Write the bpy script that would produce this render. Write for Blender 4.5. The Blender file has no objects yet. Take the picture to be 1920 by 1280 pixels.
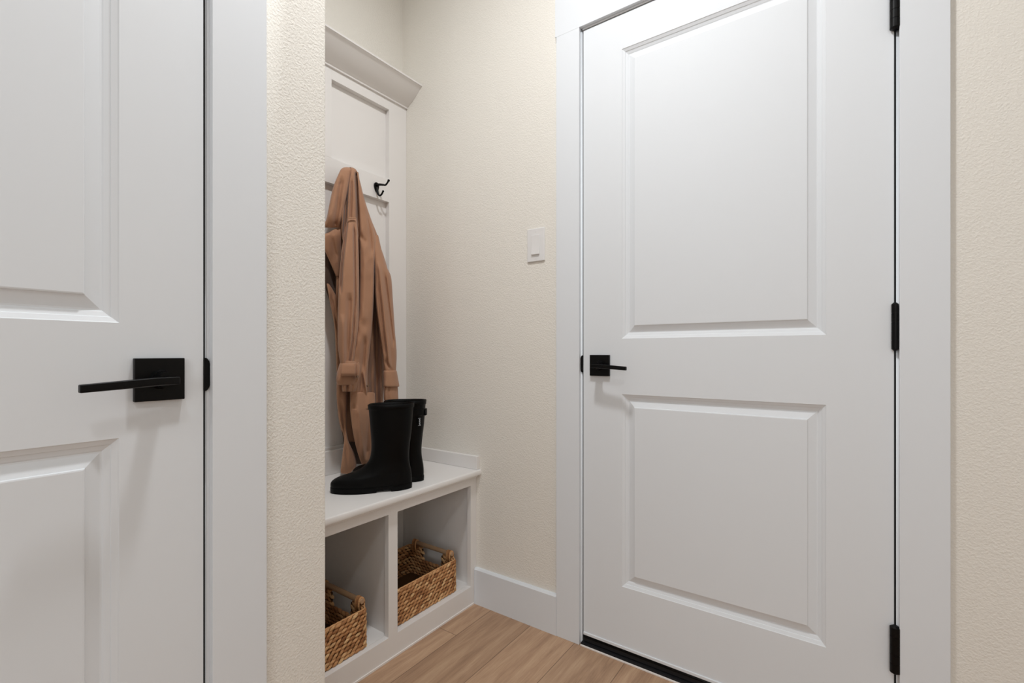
import bpy, bmesh, math, random
from mathutils import Vector, Matrix
random.seed(7)
sc = bpy.context.scene
PI = math.pi

# ------------------------------------------------------------------ camera, world, lights, exposure
CAM_H = 0.98
F_PX, HORIZON = 887.4, 662.0
yaw = math.atan2(0.5764, 0.8171)
cam_d = bpy.data.cameras.new('camera')
cam = bpy.data.objects.new('camera', cam_d)
sc.collection.objects.link(cam)
cam.location = (0, 0, CAM_H)
cam.rotation_euler = (PI / 2, 0, yaw)
cam_d.sensor_width = 36.0
cam_d.lens = F_PX * 36.0 / 1920.0
cam_d.shift_y = (HORIZON - 640.0) / 1920.0
cam_d.clip_start = 0.02
sc.camera = cam

w = bpy.data.worlds.new('world'); sc.world = w; w.use_nodes = True
w.node_tree.nodes['Background'].inputs[0].default_value = (0.9, 0.95, 1.0, 1)
w.node_tree.nodes['Background'].inputs[1].default_value = 0.02

def area(name, loc, rot, size, power, color, shape='DISK', size_y=None, spread=180):
    d = bpy.data.lights.new(name, 'AREA')
    d.shape = shape; d.size = size
    if size_y: d.size_y = size_y
    d.energy = power; d.color = color; d.spread = math.radians(spread)
    o = bpy.data.objects.new(name, d); sc.collection.objects.link(o)
    o.location = loc; o.rotation_euler = rot
    return o
CEIL = 2.74
area('recessed_downlight_or_fill', (-0.52, 0.60, CEIL - 0.012), (0, 0, 0), 0.16, 19.0, (0.95, 0.972, 0.99))
area('recessed_downlight_or_fill', (0.55, -0.55, CEIL - 0.012), (0, 0, 0), 0.22, 8.5, (0.91, 0.965, 1.0))  # unseen lamp added as overhead fill from behind the camera
area('recessed_downlight_or_fill', (0.3, -2.0, CEIL - 0.012), (0, 0, 0), 0.22, 6.5, (0.91, 0.96, 1.0))  # another added fill, further back, with no known fixture
area('rear_cool_fill', (1.25, -2.7, 1.75), (math.radians(88), 0, math.radians(28)), 1.2, 18.0, (0.86, 0.93, 1.0), 'RECTANGLE', 1.5)  # no known window; cool area light added to lift the lower walls

sc.view_settings.view_transform = 'Standard'
sc.view_settings.look = 'None'
sc.view_settings.gamma = 1
sc.view_settings.use_curve_mapping = False
sc.view_settings.exposure = -0.03

# ------------------------------------------------------------------ materials
def mat(name, col, rough=0.5, spec=0.5, metal=0.0, sheen=0.0):
    m = bpy.data.materials.new(name); m.use_nodes = True
    b = m.node_tree.nodes['Principled BSDF']
    b.inputs['Base Color'].default_value = (*col, 1)
    b.inputs['Roughness'].default_value = rough
    b.inputs['Metallic'].default_value = metal
    b.inputs['Specular IOR Level'].default_value = spec
    b.inputs['Sheen Weight'].default_value = sheen
    return m, m.node_tree, b
def noise_bump(nt, b, scale, strength, dist=0.001, detail=3, rough=0.5, sc3=(1, 1, 1), ramp=None):
    tc = nt.nodes.new('ShaderNodeTexCoord'); mp = nt.nodes.new('ShaderNodeMapping')
    mp.inputs['Scale'].default_value = sc3
    nz = nt.nodes.new('ShaderNodeTexNoise'); nz.inputs['Scale'].default_value = scale
    nz.inputs['Detail'].default_value = detail; nz.inputs['Roughness'].default_value = rough
    bp = nt.nodes.new('ShaderNodeBump'); bp.inputs['Strength'].default_value = strength
    bp.inputs['Distance'].default_value = dist
    nt.links.new(tc.outputs['Object'], mp.inputs[0]); nt.links.new(mp.outputs[0], nz.inputs['Vector'])
    h = nz.outputs['Fac']
    if ramp:
        r = nt.nodes.new('ShaderNodeValToRGB')
        r.color_ramp.elements[0].position = ramp[0]; r.color_ramp.elements[1].position = ramp[1]
        r.color_ramp.interpolation = 'EASE'
        nt.links.new(h, r.inputs[0]); h = r.outputs[0]
    nt.links.new(h, bp.inputs['Height']); nt.links.new(bp.outputs[0], b.inputs['Normal'])
    return nz, mp

M_DOOR, nt, b = mat('door_white_paint', (0.778, 0.80, 0.826), 0.6, 0.3)
noise_bump(nt, b, 60, 0.06, 0.0006)
M_TRIM, nt, b = mat('trim_white_paint', (0.778, 0.80, 0.828), 0.6, 0.3)
noise_bump(nt, b, 50, 0.05, 0.0006)
M_BENCH, nt, b = mat('bench_white_warm_bounce', (0.835, 0.808, 0.785), 0.42, 0.4)  # same white as the trim, warm wall bounce put into the colour
noise_bump(nt, b, 50, 0.05, 0.0006)
M_WALL, nt, b = mat('cream_orange_peel_paint', (0.845, 0.808, 0.742), 0.75, 0.3)
noise_bump(nt, b, 200, 0.50, 0.0014, 3, 0.6, (1, 1, 1), (0.28, 0.78))
M_CEIL, nt, b = mat('ceiling_paint', (0.82, 0.81, 0.79), 0.9, 0.2)
M_BLACK, nt, b = mat('matte_black_metal', (0.0018, 0.0018, 0.0020), 0.38, 0.18)
noise_bump(nt, b, 400, 0.05, 0.0003)
M_GAP, nt, b = mat('black_weatherstrip', (0.012, 0.012, 0.014), 0.6, 0.3)
M_SHADOWGAP, nt, b = mat('gap_shade_grey', (0.035, 0.035, 0.035), 0.7, 0.3)  # dark tone painted for the shade inside the latch gaps
M_SWITCH, nt, b = mat('white_switch_plastic', (0.80, 0.785, 0.775), 0.35, 0.5)
M_RUBBER, nt, b = mat('black_rubber', (0.0015, 0.0015, 0.0016), 0.45, 0.12)
noise_bump(nt, b, 30, 0.05, 0.002)
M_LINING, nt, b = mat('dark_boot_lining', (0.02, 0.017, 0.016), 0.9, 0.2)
M_LABEL, nt, b = mat('white_label_print', (0.75, 0.78, 0.82), 0.6, 0.3)
M_CAULK, nt, b = mat('white_caulk', (0.85, 0.80, 0.76), 0.6, 0.3)

# coat cotton
def coat_mat(name, c1, c2):
    m, nt, b = mat(name, c1, 0.78, 0.25, 0, 0.15)
    nz, mp = noise_bump(nt, b, 24, 0.35, 0.005, 4, 0.5, (1, 1, 0.45))
    n2 = nt.nodes.new('ShaderNodeTexNoise'); n2.inputs['Scale'].default_value = 9; n2.inputs['Detail'].default_value = 3
    r = nt.nodes.new('ShaderNodeValToRGB')
    r.color_ramp.elements[0].position = 0.3; r.color_ramp.elements[0].color = (*c2, 1)
    r.color_ramp.elements[1].position = 0.7; r.color_ramp.elements[1].color = (*c1, 1)
    nt.links.new(mp.outputs[0], n2.inputs['Vector']); nt.links.new(n2.outputs['Fac'], r.inputs[0])
    nt.links.new(r.outputs[0], b.inputs['Base Color'])
    return m
M_COAT = coat_mat('tan_cotton', (0.42, 0.222, 0.130), (0.375, 0.196, 0.115))
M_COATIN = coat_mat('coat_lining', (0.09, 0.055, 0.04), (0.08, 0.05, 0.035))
M_BUTTON, nt, b = mat('horn_button', (0.20, 0.125, 0.08), 0.4, 0.3)

# water hyacinth weave
M_WEAVE, nt, b = mat('woven_hyacinth', (0.4, 0.22, 0.1), 0.62, 0.35)
geo = nt.nodes.new('ShaderNodeNewGeometry'); r = nt.nodes.new('ShaderNodeValToRGB')
cr = r.color_ramp; cr.elements[0].color = (0.30, 0.12, 0.04, 1); cr.elements[1].color = (0.78, 0.50, 0.25, 1)
e = cr.elements.new(0.35); e.color = (0.52, 0.25, 0.10, 1)
e = cr.elements.new(0.7); e.color = (0.64, 0.34, 0.15, 1)
nt.links.new(geo.outputs['Random Per Island'], r.inputs[0])
nz, mp = noise_bump(nt, b, 90, 0.5, 0.002, 4, 0.6, (0.6, 0.6, 3.0))
mx = nt.nodes.new('ShaderNodeMixRGB'); mx.blend_type = 'MULTIPLY'; mx.inputs[0].default_value = 0.6
rr = nt.nodes.new('ShaderNodeValToRGB'); rr.color_ramp.elements[0].color = (0.45, 0.4, 0.35, 1)
rr.color_ramp.elements[0].position = 0.3; rr.color_ramp.elements[1].position = 0.6
nt.links.new(nz.outputs['Fac'], rr.inputs[0])
nt.links.new(r.outputs[0], mx.inputs[1]); nt.links.new(rr.outputs[0], mx.inputs[2])
nt.links.new(mx.outputs[0], b.inputs['Base Color'])
M_CORE, nt, b = mat('basket_core', (0.10, 0.05, 0.022), 0.9, 0.1)
M_DOWEL, nt, b = mat('dowel_wood', (0.46, 0.29, 0.17), 0.5, 0.4)
noise_bump(nt, b, 30, 0.15, 0.002, 4, 0.5, (1, 6, 6))

# oak plank floor: planks run along Y, 0.178 wide
M_FLOOR, nt, b = mat('oak_plank_floor', (0.35, 0.23, 0.15), 0.5, 0.35)
N, L = nt.nodes, nt.links
def math_n(op, a, bb=None, clamp=False):
    n = N.new('ShaderNodeMath'); n.operation = op; n.use_clamp = clamp
    for i, v in enumerate((a, bb)):
        if v is None: continue
        if isinstance(v, (int, float)): n.inputs[i].default_value = v
        else: L.new(v, n.inputs[i])
    return n.outputs[0]
tc = N.new('ShaderNodeTexCoord'); sx = N.new('ShaderNodeSeparateXYZ'); L.new(tc.outputs['Object'], sx.inputs[0])
PW, PL = 0.178, 1.22
u = math_n('DIVIDE', math_n('ADD', sx.outputs['X'], 0.572 + PW * 20), PW)
ui = math_n('FLOOR', u); uf = math_n('FRACT', u)
wn = N.new('ShaderNodeTexWhiteNoise'); wn.noise_dimensions = '1D'; L.new(ui, wn.inputs['W'])
v = math_n('ADD', math_n('DIVIDE', math_n('ADD', sx.outputs['Y'], 20.0), PL), math_n('MULTIPLY', wn.outputs['Value'], 3.7))
vi = math_n('FLOOR', v); vf = math_n('FRACT', v)
wn2 = N.new('ShaderNodeTexWhiteNoise'); wn2.noise_dimensions = '2D'
cb = N.new('ShaderNodeCombineXYZ'); L.new(ui, cb.inputs[0]); L.new(vi, cb.inputs[1]); L.new(cb.outputs[0], wn2.inputs['Vector'])
def edge(f, wdt):
    d = math_n('SUBTRACT', 0.5, math_n('ABSOLUTE', math_n('SUBTRACT', f, 0.5)))
    return math_n('LESS_THAN', d, wdt)
seam = math_n('MAXIMUM', edge(uf, 0.0065), edge(vf, 0.0009))
mp = N.new('ShaderNodeMapping'); mp.inputs['Scale'].default_value = (9, 0.9, 1)
off = N.new('ShaderNodeCombineXYZ'); L.new(math_n('MULTIPLY', wn2.outputs['Value'], 50.0), off.inputs[2])
va = N.new('ShaderNodeVectorMath'); va.operation = 'ADD'; L.new(tc.outputs['Object'], mp.inputs[0]); L.new(mp.outputs[0], va.inputs[0]); L.new(off.outputs[0], va.inputs[1])
g1 = N.new('ShaderNodeTexNoise'); g1.inputs['Scale'].default_value = 3.2; g1.inputs['Detail'].default_value = 7; g1.inputs['Roughness'].default_value = 0.62; g1.inputs['Distortion'].default_value = 0.6
L.new(va.outputs[0], g1.inputs['Vector'])
mp2 = N.new('ShaderNodeMapping'); mp2.inputs['Scale'].default_value = (60, 3, 1); L.new(tc.outputs['Object'], mp2.inputs[0])
va2 = N.new('ShaderNodeVectorMath'); va2.operation = 'ADD'; L.new(mp2.outputs[0], va2.inputs[0]); L.new(off.outputs[0], va2.inputs[1])
g2 = N.new('ShaderNodeTexNoise'); g2.inputs['Scale'].default_value = 5; g2.inputs['Detail'].default_value = 4; L.new(va2.outputs[0], g2.inputs['Vector'])
r1 = N.new('ShaderNodeValToRGB'); cr = r1.color_ramp
cr.elements[0].position = 0.3; cr.elements[0].color = (0.30, 0.178, 0.110, 1)
cr.elements[1].position = 0.72; cr.elements[1].color = (0.60, 0.405, 0.262, 1)
e = cr.elements.new(0.5); e.color = (0.46, 0.29, 0.182, 1)
L.new(math_n('ADD', math_n('MULTIPLY', g1.outputs['Fac'], 0.75), math_n('MULTIPLY', g2.outputs['Fac'], 0.25)), r1.inputs[0])
hs = N.new('ShaderNodeHueSaturation'); L.new(r1.outputs[0], hs.inputs['Color'])
L.new(math_n('ADD', 0.95, math_n('MULTIPLY', wn2.outputs['Value'], 0.10)), hs.inputs['Value'])
mx = N.new('ShaderNodeMixRGB'); L.new(math_n('MULTIPLY', seam, 0.7), mx.inputs[0]); L.new(hs.outputs[0], mx.inputs[1]); mx.inputs[2].default_value = (0.10, 0.055, 0.035, 1)
L.new(mx.outputs[0], b.inputs['Base Color'])
bp = N.new('ShaderNodeBump'); bp.inputs['Strength'].default_value = 0.3; bp.inputs['Distance'].default_value = 0.001
L.new(math_n('SUBTRACT', g2.outputs['Fac'], math_n('MULTIPLY', seam, 2.0)), bp.inputs['Height']); L.new(bp.outputs[0], b.inputs['Normal'])

# ------------------------------------------------------------------ helpers
def tag(o, label=None, cat=None, group=None, kind=None):
    if label: o['label'] = label
    if cat: o['category'] = cat
    if group: o['group'] = group
    if kind: o['kind'] = kind
    return o
def empty(name, loc=(0, 0, 0), rz=0):
    o = bpy.data.objects.new(name, None); sc.collection.objects.link(o)
    o.location = loc; o.rotation_euler = (0, 0, rz); o.empty_display_size = 0.05
    return o
def obj(name, bm, m, parent=None, smooth=False, bevel=0, world=True, sharp=None):
    """link a bmesh as one mesh; geometry given in world space when the parent sits elsewhere and world=True"""
    if bevel:
        bmesh.ops.remove_doubles(bm, verts=bm.verts, dist=1e-6)
    bmesh.ops.recalc_face_normals(bm, faces=bm.faces)
    me = bpy.data.meshes.new(name); bm.to_mesh(me); bm.free()
    if smooth:
        for p in me.polygons: p.use_smooth = True
    o = bpy.data.objects.new(name, me); sc.collection.objects.link(o)
    me.materials.append(m)
    if parent is not None:
        o.parent = parent
        if world:
            chain = Matrix.Identity(4); p = parent
            while p is not None:
                chain = p.matrix_basis @ chain; p = p.parent
            me.transform(chain.inverted())
    if bevel:
        md = o.modifiers.new('bevel', 'BEVEL'); md.width = bevel; md.segments = 2; md.limit_method = 'ANGLE'; md.angle_limit = math.radians(35)
        for p in me.polygons: p.use_smooth = True
        wn_ = o.modifiers.new('wn', 'WEIGHTED_NORMAL'); wn_.keep_sharp = True
    if sharp is not None:
        for p in me.polygons: p.use_smooth = True
        me.set_sharp_from_angle(angle=math.radians(sharp))
    return o
def box(bm, x0, x1, y0, y1, z0, z1):
    vs = [bm.verts.new(p) for p in ((x0,y0,z0),(x1,y0,z0),(x1,y1,z0),(x0,y1,z0),(x0,y0,z1),(x1,y0,z1),(x1,y1,z1),(x0,y1,z1))]
    for f in ((0,3,2,1),(4,5,6,7),(0,1,5,4),(1,2,6,5),(2,3,7,6),(3,0,4,7)): bm.faces.new([vs[i] for i in f])
    return bm
def B(*a):
    bm = bmesh.new()
    if len(a) == 6 and not isinstance(a[0], (tuple, list)): a = (a,)
    for q in a: box(bm, *q)
    return bm
def holed_plate(x0, x1, ys, zs, holes):
    bm = bmesh.new(); V = {}
    def v(x, i, j):
        k = (x, i, j)
        if k not in V: V[k] = bm.verts.new((x, ys[i], zs[j]))
        return V[k]
    ny, nz_ = len(ys) - 1, len(zs) - 1
    solid = lambda i, j: 0 <= i < ny and 0 <= j < nz_ and (i, j) not in holes
    for i in range(ny):
        for j in range(nz_):
            if not solid(i, j): continue
            bm.faces.new((v(x1, i, j), v(x1, i+1, j), v(x1, i+1, j+1), v(x1, i, j+1)))
            bm.faces.new((v(x0, i, j), v(x0, i, j+1), v(x0, i+1, j+1), v(x0, i+1, j)))
            for di, dj, a, c in ((-1, 0, (i, j), (i, j+1)), (1, 0, (i+1, j), (i+1, j+1)), (0, -1, (i, j), (i+1, j)), (0, 1, (i, j+1), (i+1, j+1))):
                if not solid(i+di, j+dj):
                    bm.faces.new((v(x0, *a), v(x1, *a), v(x1, *c), v(x0, *c)))
    return bm
def poly_prism(bm, pts, axis, a0, a1):
    """pts: 2D outline; axis: 'x','y','z' extrusion axis"""
    def P(p, a):
        return {'x': (a, p[0], p[1]), 'y': (p[0], a, p[1]), 'z': (p[0], p[1], a)}[axis]
    v0 = [bm.verts.new(P(p, a0)) for p in pts]; v1 = [bm.verts.new(P(p, a1)) for p in pts]
    n = len(pts)
    bm.faces.new(v0); bm.faces.new(v1[::-1])
    for i in range(n): bm.faces.new((v0[i], v0[(i+1) % n], v1[(i+1) % n], v1[i]))
    return bm
def rings(bm, R, cap0=True, cap1=True, closed=True):
    vs = [[bm.verts.new(p) for p in r] for r in R]
    n = len(R[0])
    for a, c in zip(vs[:-1], vs[1:]):
        for i in range(n if closed else n - 1):
            j = (i + 1) % n
            bm.faces.new((a[i], a[j], c[j], c[i]))
    if closed and cap0: bm.faces.new(vs[0][::-1])
    if closed and cap1: bm.faces.new(vs[-1])
    return vs
def tube(bm, pts, rad, n=12, ball0=False, ball1=False):
    pts = [Vector(p) for p in pts]
    if not isinstance(rad, (list, tuple)): rad = [rad] * len(pts)
    R = []; prev = None
    for i, p in enumerate(pts):
        t = (pts[min(i+1, len(pts)-1)] - pts[max(i-1, 0)]).normalized()
        if prev is None:
            u_ = t.orthogonal().normalized()
        else:
            u_ = (prev - t * prev.dot(t)).normalized()
        prev = u_; v_ = t.cross(u_)
        R.append([p + rad[i] * (math.cos(2*PI*k/n) * u_ + math.sin(2*PI*k/n) * v_) for k in range(n)])
    rings(bm, R); return bm
def cyl(bm, c, r, h, axis='z', n=24, r2=None):
    c = Vector(c); d = {'x': Vector((1,0,0)), 'y': Vector((0,1,0)), 'z': Vector((0,0,1))}[axis]
    r2 = r if r2 is None else r2
    u_ = d.orthogonal().normalized(); v_ = d.cross(u_)
    R = [[c + d*a + rr_*(math.cos(2*PI*k/n)*u_ + math.sin(2*PI*k/n)*v_) for k in range(n)] for a, rr_ in ((0, r), (h, r2))]
    rings(bm, R); return bm
def catmull(pts, n):
    out = []
    P = [pts[0]] + list(pts) + [pts[-1]]
    for i in range(1, len(P) - 2):
        for k in range(n):
            t = k / n
            out.append(tuple(0.5*((2*b_)+(-a_+c_)*t+(2*a_-5*b_+4*c_-d_)*t*t+(-a_+3*b_-3*c_+d_)*t**3)
                             for a_, b_, c_, d_ in zip(P[i-1], P[i], P[i+1], P[i+2])))
    out.append(tuple(pts[-1])); return out
def lerp_tab(tab, t):
    if t <= tab[0][0]: return tab[0][1]
    for (a, va_), (c, vc) in zip(tab[:-1], tab[1:]):
        if t <= c:
            k = (t - a) / (c - a); return va_ + (vc - va_) * k
    return tab[-1][1]
def smooth_tab(tab, t):
    if t <= tab[0][0]: return tab[0][1]
    n = len(tab)
    for i in range(n - 1):
        a, c = tab[i], tab[i+1]
        if t <= c[0]:
            k = (t - a[0]) / (c[0] - a[0])
            ma = (c[1]-a[1])/(c[0]-a[0]) if i == 0 else (c[1]-tab[i-1][1])/(c[0]-tab[i-1][0])
            mc = (c[1]-a[1])/(c[0]-a[0]) if i == n-2 else (tab[i+2][1]-a[1])/(tab[i+2][0]-a[0])
            h = c[0]-a[0]
            return (2*k**3-3*k**2+1)*a[1]+(k**3-2*k**2+k)*h*ma+(-2*k**3+3*k**2)*c[1]+(k**3-k**2)*h*mc
    return tab[-1][1]
def survey(x, y, X):
    """position measured on the photo, at the known distance X of the plane it lies in"""
    xr = 0.8171 * (x - 960) - 511.5; yr = 0.5764 * (x - 960) + 725.1
    s = X / xr
    return Vector((X, s * yr, CAM_H + s * (HORIZON - y)))

# ------------------------------------------------------------------ room shell
YA = 1.4435          # wall with the entry door
XC = -0.92           # wall with the near door
XB = -1.615          # back of the bench alcove
XR, YB = 1.9, -3.0
EA0, EA1, ETOP = -0.7233, 0.0934, 2.066      # entry door leaf
CA1, CW = 0.3657, 0.76                        # near door leaf: Y from CA1-CW to CA1
G = 0.0040
def S(name, bm, m, **k): return tag(obj(name, bm, m, **k), kind='structure')
S('floor', B(XB - 0.3, XR + 0.1, YB - 0.1, YA + 0.3, -0.05, 0.0), M_FLOOR)
S('ceiling', B(XB - 0.3, XR + 0.1, YB - 0.1, YA + 0.3, CEIL, CEIL + 0.05), M_CEIL)
J = 0.022   # jamb thickness + slack
S('wall_right', B((XB, EA0 - J, YA, YA + 0.13, 0, CEIL), (EA1 + J, XR, YA, YA + 0.13, 0, CEIL),
                  (EA0 - J, EA1 + J, YA, YA + 0.13, ETOP + J, CEIL)), M_WALL)
S('wall_left', B((XC - 0.12, XC, CA1 + J, 0.605, 0, CEIL), (XC - 0.12, XC, YB, CA1 - CW - J, 0, CEIL),
                 (XC - 0.12, XC, CA1 - CW - J, CA1 + J, ETOP + J, CEIL),
                 (XB, XC - 0.12, 0.505, 0.605, 0, CEIL)), M_WALL, bevel=0.004)
S('wall_alcove', B(XB - 0.1, XB, 0.505, YA + 0.13, 0, CEIL), M_WALL)
S('wall_rear', B(XC - 0.12, XR, YB - 0.1, YB, 0, CEIL), M_WALL)
S('wall_side', B(XR, XR + 0.1, YB, YA + 0.13, 0, CEIL), M_WALL)

# ------------------------------------------------------------------ doors
PROFILE = [(0.0, 0.0), (0.0015, -0.0016), (0.0085, -0.0052), (0.0095, -0.0068), (0.0165, -0.0098), (0.0185, -0.0112),
           (0.021, -0.0112), (0.0395, -0.0042), (0.0405, -0.0018), (0.0425, -0.0012)]
def door_mesh(width, z0, z1, panels, thick=0.044):
    """local: a along the width, d out of the face, z up"""
    bm = bmesh.new()
    xs = sorted({0.0, width, panels[0][0], panels[0][1]})
    zs = sorted({z0, z1} | {p[2] for p in panels} | {p[3] for p in panels})
    V = {}
    def v(a, z, d=0.0):
        k = (round(a, 5), round(z, 5), round(d, 5))
        if k not in V: V[k] = bm.verts.new((a, d, z))
        return V[k]
    for i in range(len(xs) - 1):
        for j in range(len(zs) - 1):
            if any(abs(xs[i]-p[0]) < 1e-6 and abs(zs[j]-p[2]) < 1e-6 for p in panels): continue
            bm.faces.new((v(xs[i], zs[j]), v(xs[i+1], zs[j]), v(xs[i+1], zs[j+1]), v(xs[i], zs[j+1])))
    for (a0, a1, p0, p1) in panels:
        L_ = []
        for (o_, d_) in PROFILE:
            L_.append([v(a0+o_, p0+o_, d_), v(a1-o_, p0+o_, d_), v(a1-o_, p1-o_, d_), v(a0+o_, p1-o_, d_)])
        for q, r_ in zip(L_[:-1], L_[1:]):
            for i in range(4): bm.faces.new((q[i], q[(i+1) % 4], r_[(i+1) % 4], r_[i]))
        bm.faces.new(L_[-1])
    # edges and back
    c = [(0, z0), (width, z0), (width, z1), (0, z1)]
    e_ = 0.0
    bk = [bm.verts.new((a, -thick, z)) for a, z in c]
    bm.faces.new(bk[::-1])
    strip = {0: [v(x, z0) for x in xs], 1: [v(width, z) for z in zs], 2: [v(x, z1) for x in xs[::-1]], 3: [v(0, z) for z in zs[::-1]]}
    for s_, vs in strip.items():
        b0, b1 = bk[s_], bk[(s_+1) % 4]
        bm.faces.new(vs + [b1, b0])
    return bm
ZP = [(0.232, 0.8487), (1.027, 1.955)]
Z0 = 0.034
def place(bm, M):
    bmesh.ops.transform(bm, matrix=M, verts=bm.verts); return bm
# frames: (local a, d, z) -> world
M_A = Matrix(((1, 0, 0, EA0), (0, -1, 0, YA), (0, 0, 1, 0), (0, 0, 0, 1)))           # a = +X, out = -Y
M_C = Matrix(((0, 1, 0, XC), (-1, 0, 0, CA1), (0, 0, 1, 0), (0, 0, 0, 1)))           # a = -Y from latch edge, out = +X
WA = EA1 - EA0
def lever_set(parent, Mx, ac, direction, zc):
    """ac: rosette centre along a; lever runs in +a * direction"""
    bm = bmesh.new()
    cyl(bm, (ac, 0.009, zc), 0.0125, 0.030, 'y', 28)
    cyl(bm, (ac, 0.009, zc), 0.016, 0.006, 'y', 28, 0.0135)
    neck = place(bm, Mx)
    h = obj('door_handle', neck, M_BLACK, parent, sharp=40)
    bm = B(ac - 0.0345, ac + 0.0345, 0.0, 0.0095, zc - 0.0345, zc + 0.0345)
    obj('rosette', place(bm, Mx), M_BLACK, h, bevel=0.0012)
    bm = bmesh.new()
    s = direction
    # flat bar lever, slightly thinner at its tip
    pts = [(ac - s*0.014, 0.037), (ac - s*0.012, 0.054), (ac + s*0.020, 0.0575), (ac + s*0.110, 0.0585), (ac + s*0.110, 0.0475), (ac + s*0.020, 0.0425), (ac + s*0.012, 0.036)]
    poly_prism(bm, pts, 'z', zc - 0.0068, zc + 0.0048)
    for v_ in bm.verts: v_.co.z -= 0.006 * max(0, abs(v_.co.x - ac) - 0.02) / 0.09
    obj('lever', place(bm, Mx), M_BLACK, h, bevel=0.0015)
    return h
# entry door (far, two raised panels, hinged right)
d1 = S('door_1', place(door_mesh(WA, Z0, ETOP, [(0.1363, WA - 0.1344, a, b_) for a, b_ in ZP]), M_A), M_DOOR)
tag(d1, 'white two-panel door with black lever, three black hinges and a black bottom sweep', 'door')
lever_set(d1, M_A, EA0*-1 - 0.6615, 1, 0.940)
for zt, zb, r_ in ((1.852, 1.748, 0.0105), (1.096, 0.990, 0.0070), (0.333, 0.227, 0.0105)):
    bm = bmesh.new()
    xh, yh = EA1 + 0.0018, YA - r_ * 0.72
    n = 5; seg = (zt - zb) / n
    for k in range(n): cyl(bm, (xh, yh, zb + k*seg + 0.0004), r_, seg - 0.0008, 'z', 20)
    cyl(bm, (xh, yh, zb), r_ * 0.9, zt - zb, 'z', 16)
    cyl(bm, (xh, yh, zt), r_, 0.004, 'z', 20, r_ * 0.45)
    cyl(bm, (xh, yh, zb), r_, -0.004, 'z', 20, r_ * 0.45)
    box(bm, xh - 0.0012, xh + 0.0012, yh, YA + 0.03, zb, zt)
    obj('hinge', bm, M_BLACK, d1, sharp=35)
sw = B(EA0 + 0.001, EA1 - 0.001, YA - 0.002, YA + 0.030, 0.013, Z0 + 0.001)
obj('door_sweep', sw, M_GAP, d1)
bm = bmesh.new(); tube(bm, [(EA0 + 0.001, YA - 0.001, 0.0285), (EA1 - 0.001, YA - 0.001, 0.0285)], 0.0035, 10)
obj('door_sweep', bm, M_BLACK, d1, smooth=True)
bm = B(EA0 + 0.0005, EA1 - 0.0005, YA - 0.0035, YA + 0.001, Z0, Z0 + 0.009)
obj('bottom_cap', bm, M_DOOR, d1, bevel=0.0012)
# near door (left, cropped)
d2 = S('door_2', place(door_mesh(CW, Z0 - 0.02, ETOP, [(0.1173, CW - 0.1173, a, b_) for a, b_ in ZP]), M_C), M_DOOR)
tag(d2, 'near white two-panel door at the left with a black lever', 'door')
lever_set(d2, M_C, CA1 - 0.2997, 1, 0.9375)

def frame_trim(name, Mx, w, casew, top, left_side=True, right_side=True, header_over=0.004, label=None):
    """jambs and flat casings round an opening of leaf width w; local a from 0 to w"""
    bm = bmesh.new(); bj = bmesh.new()
    g = G; rv = 0.0055; cd = 0.0135
    # jambs (flush with the wall face), with door stop behind the leaf
    for a0, a1, s0, s1 in ((-g - 0.0165, -g, -g, 0.010), (w + g, w + g + 0.0165, w - 0.010, w + g)):
        box(bj, a0, a1, -0.125, 0.0005, 0, top + g + 0.0165)
        box(bj, s0, s1, -0.085, -0.047, 0, top + g)
    box(bj, -g, w + g, -0.125, 0.0005, top + g, top + g + 0.0165)
    box(bj, 0.010, w - 0.010, -0.085, -0.047, top - 0.010, top + g)
    o = obj(name, place(bj, Mx), M_TRIM, bevel=0.001)
    tag(o, kind='structure')
    lo, hi = -g - rv, w + g + rv
    def casing(a_in, a_out):
        q = sorted((a_in, a_out)); b2 = bmesh.new()
        box(b2, q[0], q[1], 0.0005, cd, 0.0, top + g + rv)
        return b2
    obj('casing', place(casing(lo, lo - casew), Mx), M_TRIM, o, bevel=0.0007)
    obj('casing', place(casing(hi, hi + casew), Mx), M_TRIM, o, bevel=0.0007)
    hb = B(lo - casew - header_over, hi + casew + header_over, 0.0005, cd + 0.0002, top + g + rv, top + 0.14)
    obj('head_casing', place(hb, Mx), M_TRIM, o, bevel=0.0003)
    return o
t1 = frame_trim('trim_1', M_A, WA, 0.0885, ETOP)
t2 = frame_trim('trim_2', M_C, CW, 0.095, ETOP)
# hinge seal; in the latch gaps, added dark strips for shade
obj('weatherstrip_or_shade', place(B(WA + 0.0002, WA + G - 0.0002, -0.04, -0.0015, 0.01, ETOP), M_A), M_GAP, t1)
obj('weatherstrip_or_shade', place(B(-G + 0.0002, -0.0002, -0.04, -0.004, 0.01, ETOP), M_A), M_SHADOWGAP, t1)
obj('weatherstrip_or_shade', place(B(-G + 0.0002, -0.0002, -0.04, -0.002, 0.0, ETOP), M_C), M_SHADOWGAP, t2)
# strike plates: rounded black lips beside each latch
def strike(Mx, parent, zc):
    pts = [(-0.0004, zc - 0.029)]
    for k in range(17):
        t = -PI/2 + PI * k / 16
        pts.append((-0.002 - 0.0095 * math.cos(t) ** 0.8, zc + 0.029 * math.sin(t)))
    pts.append((-0.0004, zc + 0.029))
    bm = bmesh.new(); poly_prism(bm, pts, 'y', 0.0, 0.0035)
    poly_prism(bm, [(-G + 0.0001, zc - 0.029), (-0.0004, zc - 0.029), (-0.0004, zc + 0.029), (-G + 0.0001, zc + 0.029)], 'y', -0.03, 0.0)
    obj('strike_plate', place(bm, Mx), M_BLACK, parent, bevel=0.0008)
strike(M_A, t1, 0.944); strike(M_C, t2, 0.943)
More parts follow.
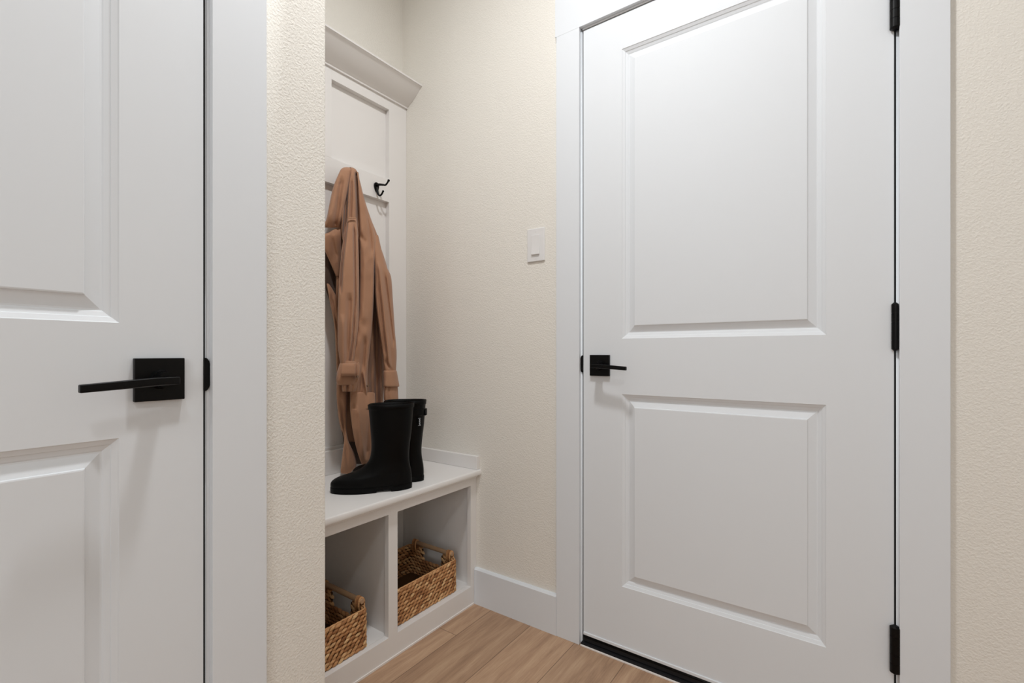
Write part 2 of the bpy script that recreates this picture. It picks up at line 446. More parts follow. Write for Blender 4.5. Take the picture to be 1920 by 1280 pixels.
# threshold caulk line
S('trim_3', B(EA0 - 0.004, EA1 + 0.004, YA - 0.012, YA + 0.125, 0.0, 0.010), M_GAP)
S('trim_4', B(EA0 - 0.004, EA1 + 0.004, YA - 0.0165, YA - 0.0125, 0.0, 0.0055), M_CAULK, bevel=0.001)

# baseboards
BH = 0.140
def base_profile_x(x0, x1):  # along X on the door wall
    bm = bmesh.new()
    y = YA
    pts = [(y, 0), (y - 0.0145, 0), (y - 0.0145, BH - 0.006), (y - 0.009, BH), (y, BH)]
    poly_prism(bm, pts, 'x', x0, x1); return bm
casL = EA0 - G - 0.006 - 0.0885
S('baseboard_right', base_profile_x(-1.189, casL), M_TRIM)
S('baseboard_far', base_profile_x(EA1 + G + 0.006 + 0.0885, XR), M_TRIM)
bm = bmesh.new(); poly_prism(bm, [(XC, 0), (XC + 0.0145, 0), (XC + 0.0145, BH - 0.006), (XC + 0.009, BH), (XC, BH)], 'y', CA1 + G + 0.006 + 0.095, 0.605)
S('baseboard_left', bm, M_TRIM)

# light switch
sx0, sx1, sz0, sz1 = -0.9475, -0.8735, 1.309, 1.429
ls = empty('light_switch', ((sx0+sx1)/2, YA, 1.369))
tag(ls, 'white rocker light switch on the cream wall between alcove and door', 'light switch')
obj('wall_plate', B(sx0, sx1, YA - 0.006, YA, sz0, sz1), M_SWITCH, ls, bevel=0.003)
cx = (sx0 + sx1) / 2
bm = bmesh.new()
poly_prism(bm, [(YA - 0.0055, 1.334), (YA - 0.0115, 1.334), (YA - 0.0075, 1.369), (YA - 0.0085, 1.404), (YA - 0.0055, 1.404)], 'x', cx - 0.0168, cx + 0.0168)
obj('rocker', bm, M_SWITCH, ls, bevel=0.0008)
for zz in (1.3205, 1.4175):
    bm = bmesh.new(); cyl(bm, (cx, YA - 0.0066, zz), 0.003, 0.002, 'y', 14)
    obj('screw', bm, M_SWITCH, ls)

# ------------------------------------------------------------------ bench
YL = 0.605; YW = YA
XF = -1.190; XBN = -1.590
bn = empty('storage_bench', (XF, (YL+YW)/2, 0))
tag(bn, 'built-in white storage bench with two open cubbies in the alcove', 'bench')
# top with rounded nose
bm = bmesh.new()
nose = [(-0.006, 0.504), (-0.0015, 0.506), (0.0, 0.511), (0.0, 0.519), (-0.002, 0.524), (-0.007, 0.526)]
pts = [(XBN, 0.504)] + [(-1.164 + a, z) for a, z in nose] + [(XBN, 0.526)]
poly_prism(bm, pts, 'y', YL + 0.0005, YW - 0.0005)
obj('bench_top', bm, M_BENCH, bn, bevel=0.0008)
obj('cove_strip', B(XF + 0.0005, XF + 0.009, YL + 0.001, YW - 0.001, 0.494, 0.504), M_BENCH, bn, bevel=0.002)
# face frame
x0 = XF - 0.019
ff = holed_plate(x0, XF, [YL + 0.0005, 0.6385, 1.005, 1.0425, 1.4095, YW - 0.0005], [0.0, 0.0735, 0.465, 0.504], {(1, 1), (3, 1)})
obj('face_frame', ff, M_BENCH, bn, bevel=0.0008)
obj('side_panel', B(XBN, x0, YW - 0.019, YW - 0.0005, 0.02, 0.5035), M_BENCH, bn)
obj('side_panel', B(XBN, x0, YL + 0.0005, YL + 0.019, 0.02, 0.5035), M_BENCH, bn)
obj('divider', B(XBN, x0, 1.0145, 1.0335, 0.0735, 0.5035), M_BENCH, bn)
obj('bottom_shelf', B(XBN, x0, YL + 0.019, YW - 0.019, 0.056, 0.0735), M_BENCH, bn)
obj('back_panel', B(XBN - 0.008, XBN, YL + 0.019, YW - 0.019, 0.02, 0.5035), M_BENCH, bn)
obj('side_splash', B(XBN + 0.018, -1.173, YW - 0.018, YW - 0.0005, 0.526, 0.578), M_BENCH, bn, bevel=0.002)
obj('quarter_bead', B(XF, XF + 0.003, YL + 0.0005, YW - 0.016, 0.0, 0.006), M_CAULK, bn)

# panelling with crown above
pn = empty('wall_paneling', (XB, (YL+YW)/2, 0.526))
tag(pn, 'white framed wall panelling with a crown moulding above the bench', 'wall panelling')
obj('backing_panel', B(XB, XB + 0.003, YL, YW, 0.526, 2.06), M_BENCH, pn)
xa, xb = XB + 0.003, XBN
for y0, y1, z0 in ((YL + 0.0005, 0.704, 0.526), (0.980, 1.070, 1.718), (1.346, YW - 0.0005, 0.526)):
    obj('stile', B(xa, xb, y0, y1, z0, 2.06), M_BENCH, pn, bevel=0.0006)
for y0, y1, z0, z1 in ((0.704, 0.980, 2.017, 2.06), (1.070, 1.346, 2.017, 2.06), (0.704, 1.346, 1.623, 1.718), (0.704, 1.346, 0.526, 0.624)):
    obj('rail', B(xa, xb, y0, y1, z0, z1), M_BENCH, pn, bevel=0.0003)
obj('back_splash', B(XBN, XBN + 0.018, YL + 0.0005, YW - 0.0005, 0.526, 0.615), M_BENCH, pn, bevel=0.002)
cr_ = [(XB, 2.058), (XBN + 0.008, 2.058), (XBN + 0.009, 2.064)]
for k in range(9):      # shallow cove
    t = k / 8
    x_ = XBN + 0.011 + 0.078 * t; z_ = 2.066 + 0.058 * t + 0.010 * math.sin(PI * t) * -0.55
    cr_.append((x_, z_))
cr_ += [(XBN + 0.094, 2.128), (XBN + 0.099, 2.129), (XBN + 0.099, 2.135), (XB, 2.135)]
bm = bmesh.new(); poly_prism(bm, cr_, 'y', YL + 0.0005, YW - 0.0005)
obj('crown_moulding', bm, M_BENCH, pn, sharp=25)

# hooks
def hook(y, label, dz=0.0):
    h = empty('coat_hook', (XBN, y, 1.67))
    tag(h, label, 'coat hook', 'double coat hooks on the panelling rail')
    bm = bmesh.new()
    # shield-shaped plate
    pts = []
    for k in range(24):
        t = 2*PI*k/24
        r_ = 0.0125 if math.sin(t) > 0 else 0.0125 - 0.003 * abs(math.sin(t))
        pts.append((y + r_*math.cos(t), 1.672 + (0.0145 if math.sin(t) > 0 else 0.026)*math.sin(t)))
    poly_prism(bm, pts, 'x', XBN, XBN + 0.006)
    obj('plate', bm, M_BLACK, h, bevel=0.0015)
    bm = bmesh.new()
    p = catmull([(XBN + 0.003, y, 1.674), (XBN + 0.018, y, 1.6745), (XBN + 0.045, y, 1.668), (XBN + 0.057, y, 1.6645), (XBN + 0.067, y, 1.668), (XBN + 0.077, y, 1.677)], 6)
    tube(bm, p, [0.0060 - 0.0025 * min(1, i / (len(p)*0.5)) for i in range(len(p))], 12)
    bmesh.ops.create_uvsphere(bm, u_segments=14, v_segments=10, radius=0.0050, matrix=Matrix.Translation((XBN + 0.0785, y, 1.6785)))
    obj('upper_prong', bm, M_BLACK, h, smooth=True)
    bm = bmesh.new()
    p = catmull([(XBN + 0.004, y, 1.664), (XBN + 0.008, y, 1.648), (XBN + 0.014, y, 1.635), (XBN + 0.024, y, 1.628), (XBN + 0.035, y, 1.631), (XBN + 0.043, y, 1.640)], 6)
    tube(bm, p, [0.0060 - 0.0025 * min(1, i / (len(p)*0.5)) for i in range(len(p))], 12)
    bmesh.ops.create_uvsphere(bm, u_segments=14, v_segments=10, radius=0.0045, matrix=Matrix.Translation((XBN + 0.0445, y, 1.6415)))
    obj('lower_prong', bm, M_BLACK, h, smooth=True)
    h.location.z += dz
hook(1.277, 'bare black double coat hook to the right of the tan coat')
hook(1.118, 'black double coat hook that holds the hanging tan coat', -0.020)

# ------------------------------------------------------------------ trench coat
coat = empty('trench_coat', (-1.53, 1.10, 0.57))
tag(coat, 'tan trench coat hanging from a hook above the bench', 'coat')
def hash_noise(a, b_, seed):
    def h(i, j):
        v_ = math.sin(i*127.1 + j*311.7 + seed*74.7) * 43758.5453
        return v_ - math.floor(v_)
    i, j = math.floor(a), math.floor(b_); f, g = a - i, b_ - j
    f, g = f*f*(3-2*f), g*g*(3-2*g)
    return (h(i,j)*(1-f)+h(i+1,j)*f)*(1-g)+(h(i,j+1)*(1-f)+h(i+1,j+1)*f)*g - 0.5
def drape(name, rows, creases=(), nr=90, nc=80, m=None, noise=0.004, seed=1, power=0.75, parent=None, cap=True, wrink=(28, 5)):
    """rows: (photo y, left x, right x, plane X, half depth); creases: ([(y, x)...], width, depth)"""
    ty = [r[0] for r in rows]
    def at(i, y): return smooth_tab([(r[0], r[i]) for r in rows], y)
    R = []
    for k in range(nr + 1):
        y = ty[0] + (ty[-1] - ty[0]) * k / nr
        xl, xr, Xc, dp = at(1, y), at(2, y), at(3, y), at(4, y)
        ring = []
        for j in range(nc):
            t = 2*PI*j/nc
            c, s = math.cos(t), math.sin(t)
            c = math.copysign(abs(c)**power, c); s = math.copysign(abs(s)**power, s)
            x = (xl+xr)/2 + (xr-xl)/2*c
            off = dp * s
            if s > 0:
                for line, wd, de in creases:
                    if y < line[0][0] - 12 or y > line[-1][0] + 12: continue
                    xc = lerp_tab(line, y)
                    fade = min(1, max(0, (y - line[0][0] + 12) / 16)) * min(1, max(0, (line[-1][0] + 12 - y) / 16))
                    off -= 1.5 * de * math.exp(-((x-xc)/wd)**2) * fade * min(1, s*1.6)
            off += noise * hash_noise(x / 7.0, y / wrink[0], seed) * 2 + noise * 0.3 * hash_noise(x/wrink[1], y / 11.0, seed + 5)
            ring.append(survey(x, y, min(Xc + off, -1.22) if Xc + off > XBN + 0.004 else XBN + 0.004))
        R.append(ring)
    bm = bmesh.new(); rings(bm, R, cap, cap)
    o = obj(name, bm, m or M_COAT, parent or coat, smooth=True)
    md = o.modifiers.new('s', 'SUBSURF'); md.levels = 1; md.render_levels = 1
    return o
XM = -1.545
# rear body, running from the hook down to the boots
drape('body', [(316, 650, 662, -1.530, 0.018), (330, 643, 672, -1.535, 0.028), (380, 636, 685, -1.545, 0.034), (440, 632, 706, -1.55, 0.034),
               (520, 630, 730, -1.553, 0.032), (600, 629, 730, -1.555, 0.032), (680, 631, 726, -1.555, 0.030), (730, 632, 720, -1.553, 0.030), (780, 634, 716, -1.55, 0.028), (830, 646, 712, -1.548, 0.022)],
      [([(540, 706), (780, 706)], 5, 0.03), ([(600, 696), (770, 697)], 3, 0.02), ([(560, 713), (790, 716)], 3, -0.012)], m=M_COAT, noise=0.004, seed=3)
# lifted hood of cloth over the hook and left shoulder flap
drape('shoulder_flap', [(313.2, 646, 655, -1.520, 0.004), (314.5, 642, 657, -1.518, 0.010), (319, 638, 659, -1.512, 0.018), (350, 625, 654, -1.505, 0.028), (385, 617, 647, -1.505, 0.030), (410, 612, 641, -1.508, 0.026), (424, 606, 637, -1.513, 0.014), (427, 606, 636, -1.515, 0.006)],
      [([(340, 640), (424, 628)], 4, 0.012), ([(400, 618), (424, 614)], 4, -0.004)], noise=0.003, seed=9, nr=60, nc=60)
drape('storm_flap', [(428, 630, 641, -1.525, 0.006), (434, 618, 641, -1.522, 0.014), (442, 604, 641, -1.520, 0.018), (463, 607, 640, -1.526, 0.016), (490, 618, 639, -1.534, 0.012), (518, 630, 638, -1.54, 0.008)],
      [([(445, 622), (480, 630)], 3, 0.006)], noise=0.003, seed=11, nr=60, nc=50)
drape('side_fold', [(531, 612.5, 616, -1.548, 0.004), (538, 613.5, 621, -1.545, 0.008), (552, 616, 629, -1.543, 0.012), (570, 619, 637, -1.545, 0.016), (605, 626, 640, -1.545, 0.020), (650, 629, 642, -1.545, 0.020), (700, 631, 644, -1.545, 0.018)],
      [([(560, 622), (610, 632)], 2.5, 0.006)], noise=0.002, seed=12, nr=50, nc=40)
# yoke: narrow upper folds between the flaps
drape('yoke_fold', [(313.4, 653, 660, -1.518, 0.005), (315.5, 651, 665, -1.515, 0.012), (322, 649, 670, -1.510, 0.020), (345, 645, 676, -1.505, 0.028), (375, 641, 684, -1.505, 0.030), (410, 640, 695.5, -1.505, 0.030), (445, 641, 709, -1.508, 0.028), (470, 650, 714, -1.512, 0.024), (500, 660, 720, -1.52, 0.012)],
      [([(314, 655), (360, 650), (440, 645)], 2.6, 0.022), ([(330, 668), (380, 671), (500, 674)], 2.8, 0.026), ([(340, 659), (410, 657)], 2.0, 0.010), ([(405, 690), (450, 700)], 2, -0.006), ([(447, 676), (452, 690)], 3, 0.004)], noise=0.003, seed=2, nr=90, nc=100)
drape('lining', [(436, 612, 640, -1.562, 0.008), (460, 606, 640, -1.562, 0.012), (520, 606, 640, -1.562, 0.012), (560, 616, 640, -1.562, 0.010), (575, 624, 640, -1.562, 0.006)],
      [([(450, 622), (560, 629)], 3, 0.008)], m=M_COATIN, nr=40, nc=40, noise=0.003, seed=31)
# near sleeve (two soft folds, cuff with strap)
slv = drape('sleeve', [(407, 653, 668, -1.485, 0.010), (412, 651, 669, -1.478, 0.018), (435, 645.5, 671, -1.468, 0.026), (505, 637, 673, -1.460, 0.032), (575, 633.5, 673, -1.458, 0.034), (620, 633, 671, -1.458, 0.034), (650, 633.5, 667, -1.460, 0.032), (684, 638, 663, -1.462, 0.028)],
      [([(420, 650), (500, 641), (540, 639)], 2.0, 0.012), ([(430, 664), (560, 666), (640, 661), (690, 654)], 1.8, 0.010), ([(560, 655), (680, 650)], 4.5, 0.010), ([(600, 643), (690, 645)], 5, -0.006)], noise=0.0022, seed=4, nr=110, nc=90)
drape('front_fold', [(322, 669, 672, -1.500, 0.006), (345, 671, 675.5, -1.495, 0.012), (375, 672, 684, -1.492, 0.020), (410, 674, 694, -1.490, 0.024), (445, 674.5, 704, -1.488, 0.026), (500, 675, 702.5, -1.482, 0.026), (575, 673, 700, -1.480, 0.028), (620, 669, 697, -1.480, 0.028), (660, 662, 693, -1.482, 0.026), (690, 657, 690, -1.486, 0.024), (730, 656, 689, -1.49, 0.022), (765, 656, 690, -1.492, 0.018)],
      [([(470, 700), (560, 699)], 2.5, -0.004), ([(400, 690), (470, 697)], 3, 0.006), ([(446, 676), (449, 684)], 4, 0.005), ([(640, 684), (760, 674)], 4, 0.010), ([(695, 680), (745, 690)], 3, -0.008), ([(470, 684), (600, 684)], 5, -0.004)], noise=0.0035, seed=6, nr=110, nc=70, wrink=(16, 6))
# far sleeve
slf = drape('sleeve', [(440, 700, 709, -1.50, 0.010), (470, 701, 716, -1.49, 0.022), (500, 702.5, 725, -1.483, 0.028), (518, 703, 733, -1.480, 0.030), (560, 704, 736.5, -1.478, 0.032), (620, 711, 740.5, -1.478, 0.031), (660, 717, 743.7, -1.478, 0.029), (698, 720.5, 742.5, -1.48, 0.026)],
      [([(500, 711), (600, 722), (690, 731)], 3.2, -0.008), ([(520, 722), (640, 737)], 2.2, 0.008), ([(540, 709), (660, 722)], 2.5, 0.004), ([(680, 724), (692, 733)], 3, 0.006)], noise=0.002, seed=8, nr=100, nc=80)
drape('sleeve_seam', [(407.5, 653.5, 667.5, -1.452, 0.003), (408.6, 653, 668, -1.450, 0.004), (409.8, 653, 668, -1.450, 0.003)], nr=6, nc=30, noise=0.0, seed=1)
# cuffs: sleeve ends
def cuff(parent, rows, seed, opening=True, creases=()):
    return drape('cuff', rows, creases, nr=40, nc=60, noise=0.0018, seed=seed, parent=parent)
cuff(slf, [(694, 719.5, 743.5, -1.478, 0.028), (697, 718.8, 744.3, -1.477, 0.031), (712, 719, 747, -1.476, 0.033), (722, 719, 748.6, -1.475, 0.034), (725, 719.3, 748.4, -1.475, 0.033)], 21)
drape('cuff_lining', [(720, 721, 745.5, -1.478, 0.027), (736, 720, 746.5, -1.478, 0.029), (749, 720, 747, -1.478, 0.029), (751, 721, 746, -1.478, 0.026)], [([(722, 729), (750, 728)], 2.5, 0.004)], nr=40, nc=60, noise=0.002, seed=22, parent=slf)
cuff(slv, [(676, 639, 664, -1.458, 0.028), (684, 636, 672, -1.455, 0.032), (702, 631, 673, -1.453, 0.034), (714, 630.5, 672, -1.453, 0.033), (722, 633, 668, -1.455, 0.030)], 23, creases=[([(690, 670), (715, 667)], 2.5, 0.008), ([(676, 648), (688, 648)], 3, 0.005)])
drape('cuff_lining', [(716, 641, 671, -1.452, 0.026), (728, 641, 669, -1.450, 0.026), (734, 642, 666, -1.450, 0.022)], [([(716, 651), (734, 651)], 1.8, 0.014), ([(716, 661), (734, 660)], 1.4, 0.004)], nr=30, nc=60, noise=0.002, seed=24, parent=slv)
drape('cuff_strap', [(680.5, 643, 671, -1.412, 0.0035), (682, 642, 671.5, -1.407, 0.006), (692, 640, 671, -1.404, 0.008), (700, 639.5, 670, -1.403, 0.008), (704.5, 640.5, 669, -1.404, 0.004)], [([(680, 668.3), (704, 667)], 1.0, 0.006)], nr=30, nc=40, noise=0.0006, seed=25, parent=slv, power=0.45)
drape('strap_loop', [(679, 670, 674, -1.418, 0.004), (690, 670, 675, -1.414, 0.006), (705, 668.5, 673.5, -1.413, 0.006), (710, 667, 671, -1.418, 0.004)], nr=20, nc=30, noise=0.0008, seed=26, parent=slv)
bm = bmesh.new()
pc = survey(670, 705.5, -1.408); cyl(bm, (pc.x - 0.003, pc.y, pc.z), 0.0042, 0.005, 'x', 16); obj('button', bm, M_BUTTON, coat, smooth=False, bevel=0.0006)
bm = bmesh.new()
pc = survey(690.5, 723, -1.465); cyl(bm, (pc.x - 0.004, pc.y, pc.z), 0.0045, 0.006, 'x', 16); obj('button', bm, M_BUTTON, coat, bevel=0.0006)
# skirt of the coat: left lobe, dark inside, right lobe
drape('skirt_panel', [(715, 631, 652, -1.515, 0.022), (745, 631, 651, -1.512, 0.024), (782, 635, 650, -1.512, 0.022), (822, 645, 652, -1.51, 0.020), (850, 642, 664, -1.512, 0.022), (872, 639.5, 668, -1.515, 0.022), (883, 638.5, 660, -1.518, 0.016), (888, 640, 655, -1.52, 0.009)],
      [([(760, 641), (880, 652)], 3, 0.006)], noise=0.003, seed=13, nr=90, nc=60)
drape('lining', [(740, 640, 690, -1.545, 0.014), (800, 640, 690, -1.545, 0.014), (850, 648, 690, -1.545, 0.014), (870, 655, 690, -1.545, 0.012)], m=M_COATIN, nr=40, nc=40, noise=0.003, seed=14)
drape('skirt_panel', [(735, 657, 703, -1.488, 0.018), (763, 656, 704, -1.482, 0.024), (790, 658.5, 706, -1.480, 0.026), (815, 662.5, 703, -1.480, 0.025), (840, 668, 699, -1.483, 0.022), (862, 675, 694, -1.487, 0.016), (874, 680, 688, -1.49, 0.008)],
      [([(766, 664), (764.5, 690)], 3, 0.006), ([(770, 694), (850, 688)], 3.5, 0.008), ([(770, 672), (850, 681)], 3, -0.006)], noise=0.003, seed=15, nr=90, nc=70)

# ------------------------------------------------------------------ rubber boots
XFr = [(0, .184), (.012, .190), (.03, .192), (.040, .184), (.048, .168), (.055, .142), (.064, .115), (.078, .090), (.100, .071), (.14, .064), (.20, .067), (.29, .074)]
XBk = [(0, -.064), (.02, -.068), (.05, -.067), (.09, -.060), (.13, -.060), (.20, -.068), (.29, -.075)]
WID = [(0, .043), (.02, .046), (.045, .043), (.062, .038), (.09, .036), (.13, .041), (.20, .047), (.29, .051)]
def boot(loc, rz, label, strap_side):
    o = empty('rubber_boot', loc, rz)
    tag(o, label, 'boot', 'black rubber boots on the bench')
    H = 0.285; nc = 72
    def ring(z, sh=0.0, zz=None):
        f, bk, wd = smooth_tab(XFr, z) - sh, smooth_tab(XBk, z) + sh, smooth_tab(WID, z) - sh
        out = []
        for j in range(nc):
            t = 2*PI*j/nc; c, s = math.cos(t), math.sin(t)
            mid = 0.5*(f+bk); a = 0.5*(f-bk)
            ln = a / 0.13
            x = mid + a * math.copysign(abs(c)**0.86, c)
            # waist of the foot: heel and ball of different width
            g = (x - bk) / (f - bk)
            foot = max(0, min(1, (0.08 - z) / 0.05))
            wloc = wd * (1 + foot * (0.08*math.sin(g*PI*1.15 - 0.5) - 0.20*math.exp(-((g-0.36)/0.16)**2) - 0.15*(g < 0.15)*(0.15-g)/0.15))
            y = wloc * math.copysign(abs(s)**0.9, s)
            zt = z
            if z > 0.2: zt = z + 0.012*(z-0.2)/0.085 * (x/0.075) * -0.2
            out.append((x, y, zt if zz is None else zz))
        return out
    zs = [0.012 + 0.108*(k/44) for k in range(45)] + [0.12 + (H-0.12)*(k/30) for k in range(1, 31)]
    R = [ring(z) for z in zs]
    R += [ring(H, 0.002, H + 0.001), ring(H, 0.005, H), ring(H - 0.01, 0.005), ring(H - 0.12, 0.008)]
    bm = bmesh.new(); rings(bm, R)
    ob = obj('boot_upper', bm, M_RUBBER, o, smooth=True, world=False)
    sm = ob.modifiers.new('sm', 'SMOOTH'); sm.factor = 0.5; sm.iterations = 4
    # sole with separate heel block
    def outline(sh, g0, g1, n=40):
        f, bk = smooth_tab(XFr, 0.02) + sh, smooth_tab(XBk, 0.02) - sh
        up, dn = [], []
        base = ring(0.015, -sh)
        return [p for p in base if g0 <= (p[0]-bk)/(f-bk) <= g1]
    bm = bmesh.new()
    pts = [(p[0], p[1]) for p in ring(0.015, -0.0018)]
    poly_prism(bm, pts, 'z', 0.0075, 0.0175)
    fr = [(p[0], p[1]) for p in ring(0.015, -0.0010) if p[0] > 0.045]
    fr = sorted(fr, key=lambda p: math.atan2(p[1], p[0] - 0.1))
    poly_prism(bm, fr, 'z', 0.0, 0.008)
    obj('sole', bm, M_RUBBER, o, world=False, sharp=40)
    he = [(p[0], p[1]) for p in ring(0.015, -0.0012) if p[0] < 0.005]
    he = sorted(he, key=lambda p: math.atan2(p[1], p[0] + 0.02) % (2*PI))
    bm = bmesh.new(); poly_prism(bm, he, 'z', 0.0, 0.010)
    obj('heel', bm, M_RUBBER, o, world=False, sharp=40)
    # top binding
    bm = bmesh.new()
    tube_pts = ring(H - 0.006, -0.0016)
    R2 = [ring(H - 0.016, -0.0005), ring(H - 0.015, -0.002), ring(H - 0.001, -0.002), ring(H - 0.0, -0.0005)]
    rings(bm, R2, False, False)
    obj('top_binding', bm, M_RUBBER, o, smooth=True, world=False)
    if not strap_side: return o
    # side strap near the back of the shaft with keeper
    s = strap_side
    bm = bmesh.new()
    zz = [H - 0.052, H - 0.051, H - 0.031, H - 0.030]
    base = [ring(z, sh) for z, sh in zip(zz, (0.0, -0.003, -0.003, 0.0))]
    sel = [j for j in range(nc) if base[0][j][0] < -0.020]
    sel = sorted(sel)
    rings(bm, [[r_[j] for j in sel] for r_ in base], closed=False)
    st_ = obj('strap', bm, M_RUBBER, o, world=False, smooth=False)
    st_.modifiers.new('so', 'SOLIDIFY').thickness = 0.002
    bm = bmesh.new(); box(bm, -0.0785, -0.0735, -0.010, 0.010, H - 0.053, H - 0.029)
    obj('buckle', bm, M_RUBBER, st_, world=False, bevel=0.0015)
    return o
b1 = boot((-1.2480, 1.0650, 0.5265), math.atan2(-0.75, -0.66), 'nearer black rubber boot at the front edge, its toe pointing left', 0)
b2 = boot((-1.293, 1.167, 0.5265), math.atan2(-0.50, -0.87), 'farther black rubber boot half hidden behind the other, with a small side label', 1)
# small printed label on the shaft of the farther boot
ln = 0.018
bm = bmesh.new()
box(bm, -0.006, 0.006, -0.0006, 0.0006, -0.0135, 0.0135)
lb = obj('label', bm, M_RUBBER, b2, world=False)
lb.location = (-0.0625, 0.0335, 0.213); lb.rotation_euler = (0, 0, math.radians(45))
bm = bmesh.new()
# a vertical line of tiny letter strokes inside a thin border
for k in range(6):
    z0 = -0.0105 + k * 0.0036
    box(bm, -0.0024, 0.0016, 0.0007, 0.0014, z0, z0 + 0.0009)
    if k % 2 == 0: box(bm, -0.0024, -0.0014, 0.0007, 0.0014, z0, z0 + 0.0026)
    else: box(bm, -0.0024, 0.0016, 0.0007, 0.0014, z0 + 0.0018, z0 + 0.0026)
for q in ((-0.0052, 0.0052, -0.0128, -0.0121), (-0.0052, 0.0052, 0.0121, 0.0128)):
    box(bm, q[0], q[1], 0.0007, 0.0014, q[2], q[3])
obj('lettering', bm, M_LABEL, lb, world=False)

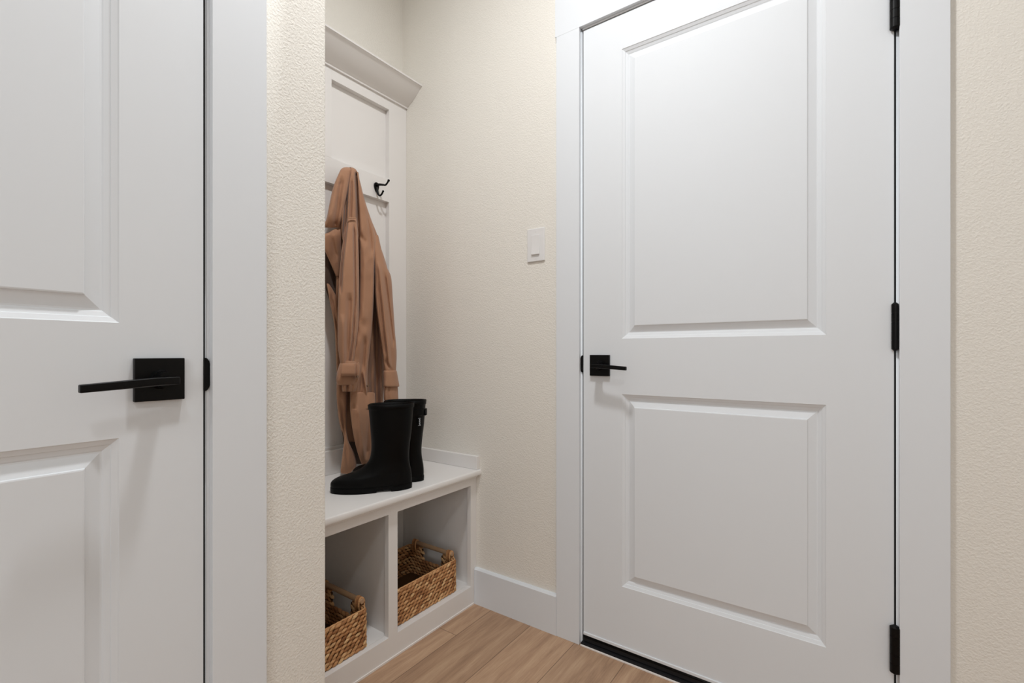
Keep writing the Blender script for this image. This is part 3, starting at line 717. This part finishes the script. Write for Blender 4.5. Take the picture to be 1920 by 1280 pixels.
# ------------------------------------------------------------------ baskets
def basket(loc, label):
    o = empty('wicker_basket', loc)
    tag(o, label, 'basket', 'woven baskets in the bench cubbies')
    LY, DX, H, cr0 = 0.312, 0.262, 0.118, 0.022     # length along Y, depth along X
    def perim(n, inset=0.0, flare=0.0):
        a, c, r_ = LY/2 - inset + flare, DX/2 - inset + flare, max(0.004, cr0 - inset)
        seg = []
        for (cy, cx_, t0) in ((a - r_, c - r_, 0), (a - r_, -(c - r_), PI/2), (-(a - r_), -(c - r_), PI), (-(a - r_), c - r_, 3*PI/2)):
            for k in range(9):
                t = t0 + PI/2*k/8
                seg.append((cx_ + r_*math.cos(t), cy + r_*math.sin(t)) if False else (cx_ + r_*math.cos(t), cy + r_*math.sin(t)))
        return seg
    # ordered rounded rectangle, counter-clockwise
    def rrect(inset):
        a, c, r_ = DX/2 - inset, LY/2 - inset, max(0.004, cr0 - inset)
        P = []
        for cx_, cy, t0 in ((a-r_, c-r_, 0), (-(a-r_), c-r_, PI/2), (-(a-r_), -(c-r_), PI), (a-r_, -(c-r_), 3*PI/2)):
            for k in range(9):
                t = t0 + PI/2*k/8; P.append(Vector((cx_ + r_*math.cos(t), cy + r_*math.sin(t), 0)))
        return P
    P = rrect(0.006)
    cum = [0]
    for i in range(len(P)): cum.append(cum[-1] + (P[(i+1) % len(P)] - P[i]).length)
    TOT = cum[-1]
    def pt(s):
        s %= TOT
        for i in range(len(P)):
            if s <= cum[i+1]:
                k = (s-cum[i])/(cum[i+1]-cum[i]) if cum[i+1] > cum[i] else 0
                a, c = P[i], P[(i+1) % len(P)]
                t = (c-a).normalized(); return a.lerp(c, k), t
        return P[0], Vector((0, 1, 0))
    rows = 10; ph = H / rows; nl = int(TOT / 0.0190); step = TOT / nl
    def cut(p, z):        # hand holes in the two short ends
        return abs(abs(p.y) - (LY/2 - 0.006)) < 0.012 and abs(p.x) < 0.052 and z > H - 0.048
    rnd = random.Random(3)
    bm = bmesh.new()
    for r_ in range(rows):
        z = ph * (r_ + 0.5)
        for k in range(nl):
            s = (k + 0.5*(r_ % 2)) * step
            p, t = pt(s)
            if cut(p, z): continue
            nrm = Vector((t.y, -t.x, 0)); up = Vector((0, 0, 1))
            tilt = 0.36 + rnd.uniform(-0.22, 0.25)
            ax = (t*math.cos(tilt) + up*math.sin(tilt)); ay = (-t*math.sin(tilt) + up*math.cos(tilt))
            L_, Wd, T_ = step*0.70, ph*0.50*rnd.uniform(0.85, 1.1), 0.0068
            c0 = p + up*(z + rnd.uniform(-0.0008, 0.0008)) + nrm*rnd.uniform(-0.0006, 0.0006)
            R = []
            for q in range(5):
                a = -1 + 2*q/4; rad = math.sqrt(max(0.03, 1 - a*a*0.93))
                R.append([c0 + ax*(a*L_) + (ay*math.cos(2*PI*m_/8)*Wd + nrm*math.sin(2*PI*m_/8)*T_)*rad for m_ in range(8)])
            rings(bm, R)
    obj('woven_wall', bm, M_WEAVE, o, smooth=True, world=False)
    # dark core behind the strands
    bm = bmesh.new()
    n = 240
    outer = [pt(TOT*i/n)[0] for i in range(n)]
    v = [[None]*(n) for _ in range(2)]
    for i in range(n):
        a, t = pt(TOT*i/n); nrm = Vector((t.y, -t.x, 0))
        top = H - 0.051 if cut(a, H) else H - 0.004
        j = (i+1) % n; c, t2 = pt(TOT*j/n); nr2 = Vector((t2.y, -t2.x, 0))
        A = [bm.verts.new(q) for q in (a + nrm*0.002, c + nr2*0.002, c + nr2*0.002 + Vector((0,0,top)), a + nrm*0.002 + Vector((0,0,top)),
                                       a - nrm*0.002, c - nr2*0.002, c - nr2*0.002 + Vector((0,0,top)), a - nrm*0.002 + Vector((0,0,top)))]
        for f in ((0,1,2,3), (5,4,7,6), (3,2,6,7)): bm.faces.new([A[q] for q in f])
    obj('frame', bm, M_CORE, o, world=False)
    bm = bmesh.new(); poly_prism(bm, [(p.x, p.y) for p in rrect(0.008)], 'z', 0.001, 0.006)
    obj('base', bm, M_CORE, o, world=False)
    # rim cord
    bm = bmesh.new()
    run = []
    n = 300
    def flush():
        if len(run) > 3: tube(bm, list(run), 0.0028, 8)
        run.clear()
    for i in range(n + 1):
        p, t = pt(TOT*i/n + TOT*0.03)
        if cut(p, H): flush(); continue
        run.append(p + Vector((0, 0, H + 0.001 + 0.0006*math.sin(i*1.3))))
    flush()
    obj('rim', bm, M_WEAVE, o, smooth=True, world=False)
    # wooden dowel handles bound at their ends
    for s in (1, -1):
        y = s*(LY/2 - 0.009); z = H + 0.016
        bm = bmesh.new()
        tube(bm, [(-0.108, y, z), (-0.104, y, z), (0.104, y, z), (0.108, y, z)], [0.007, 0.0085, 0.0085, 0.007], 16)
        h = obj('handle', bm, M_DOWEL, o, world=False, sharp=50)
        for e_ in (-0.094, 0.094):
            bm = bmesh.new()
            for q in range(4):
                x = e_ + (q - 1.5)*0.0056
                loop = [(x + 0.001*math.sin(k), y + 0.0108*math.cos(2*PI*k/16), z - 0.010 + (0.0215 if True else 0)*math.sin(2*PI*k/16)*0.95) for k in range(17)]
                tube(bm, loop, 0.0028, 8)
            obj('binding', bm, M_WEAVE, h, world=False, smooth=True)
    return o
k1 = basket((-1.2125 - 0.131, 1.363 - 0.156, 0.0738), 'woven brown basket in the right cubby')
k2 = basket((-1.206 - 0.131, 0.944 - 0.156, 0.0738), 'woven brown basket in the left cubby, partly hidden by the wall')
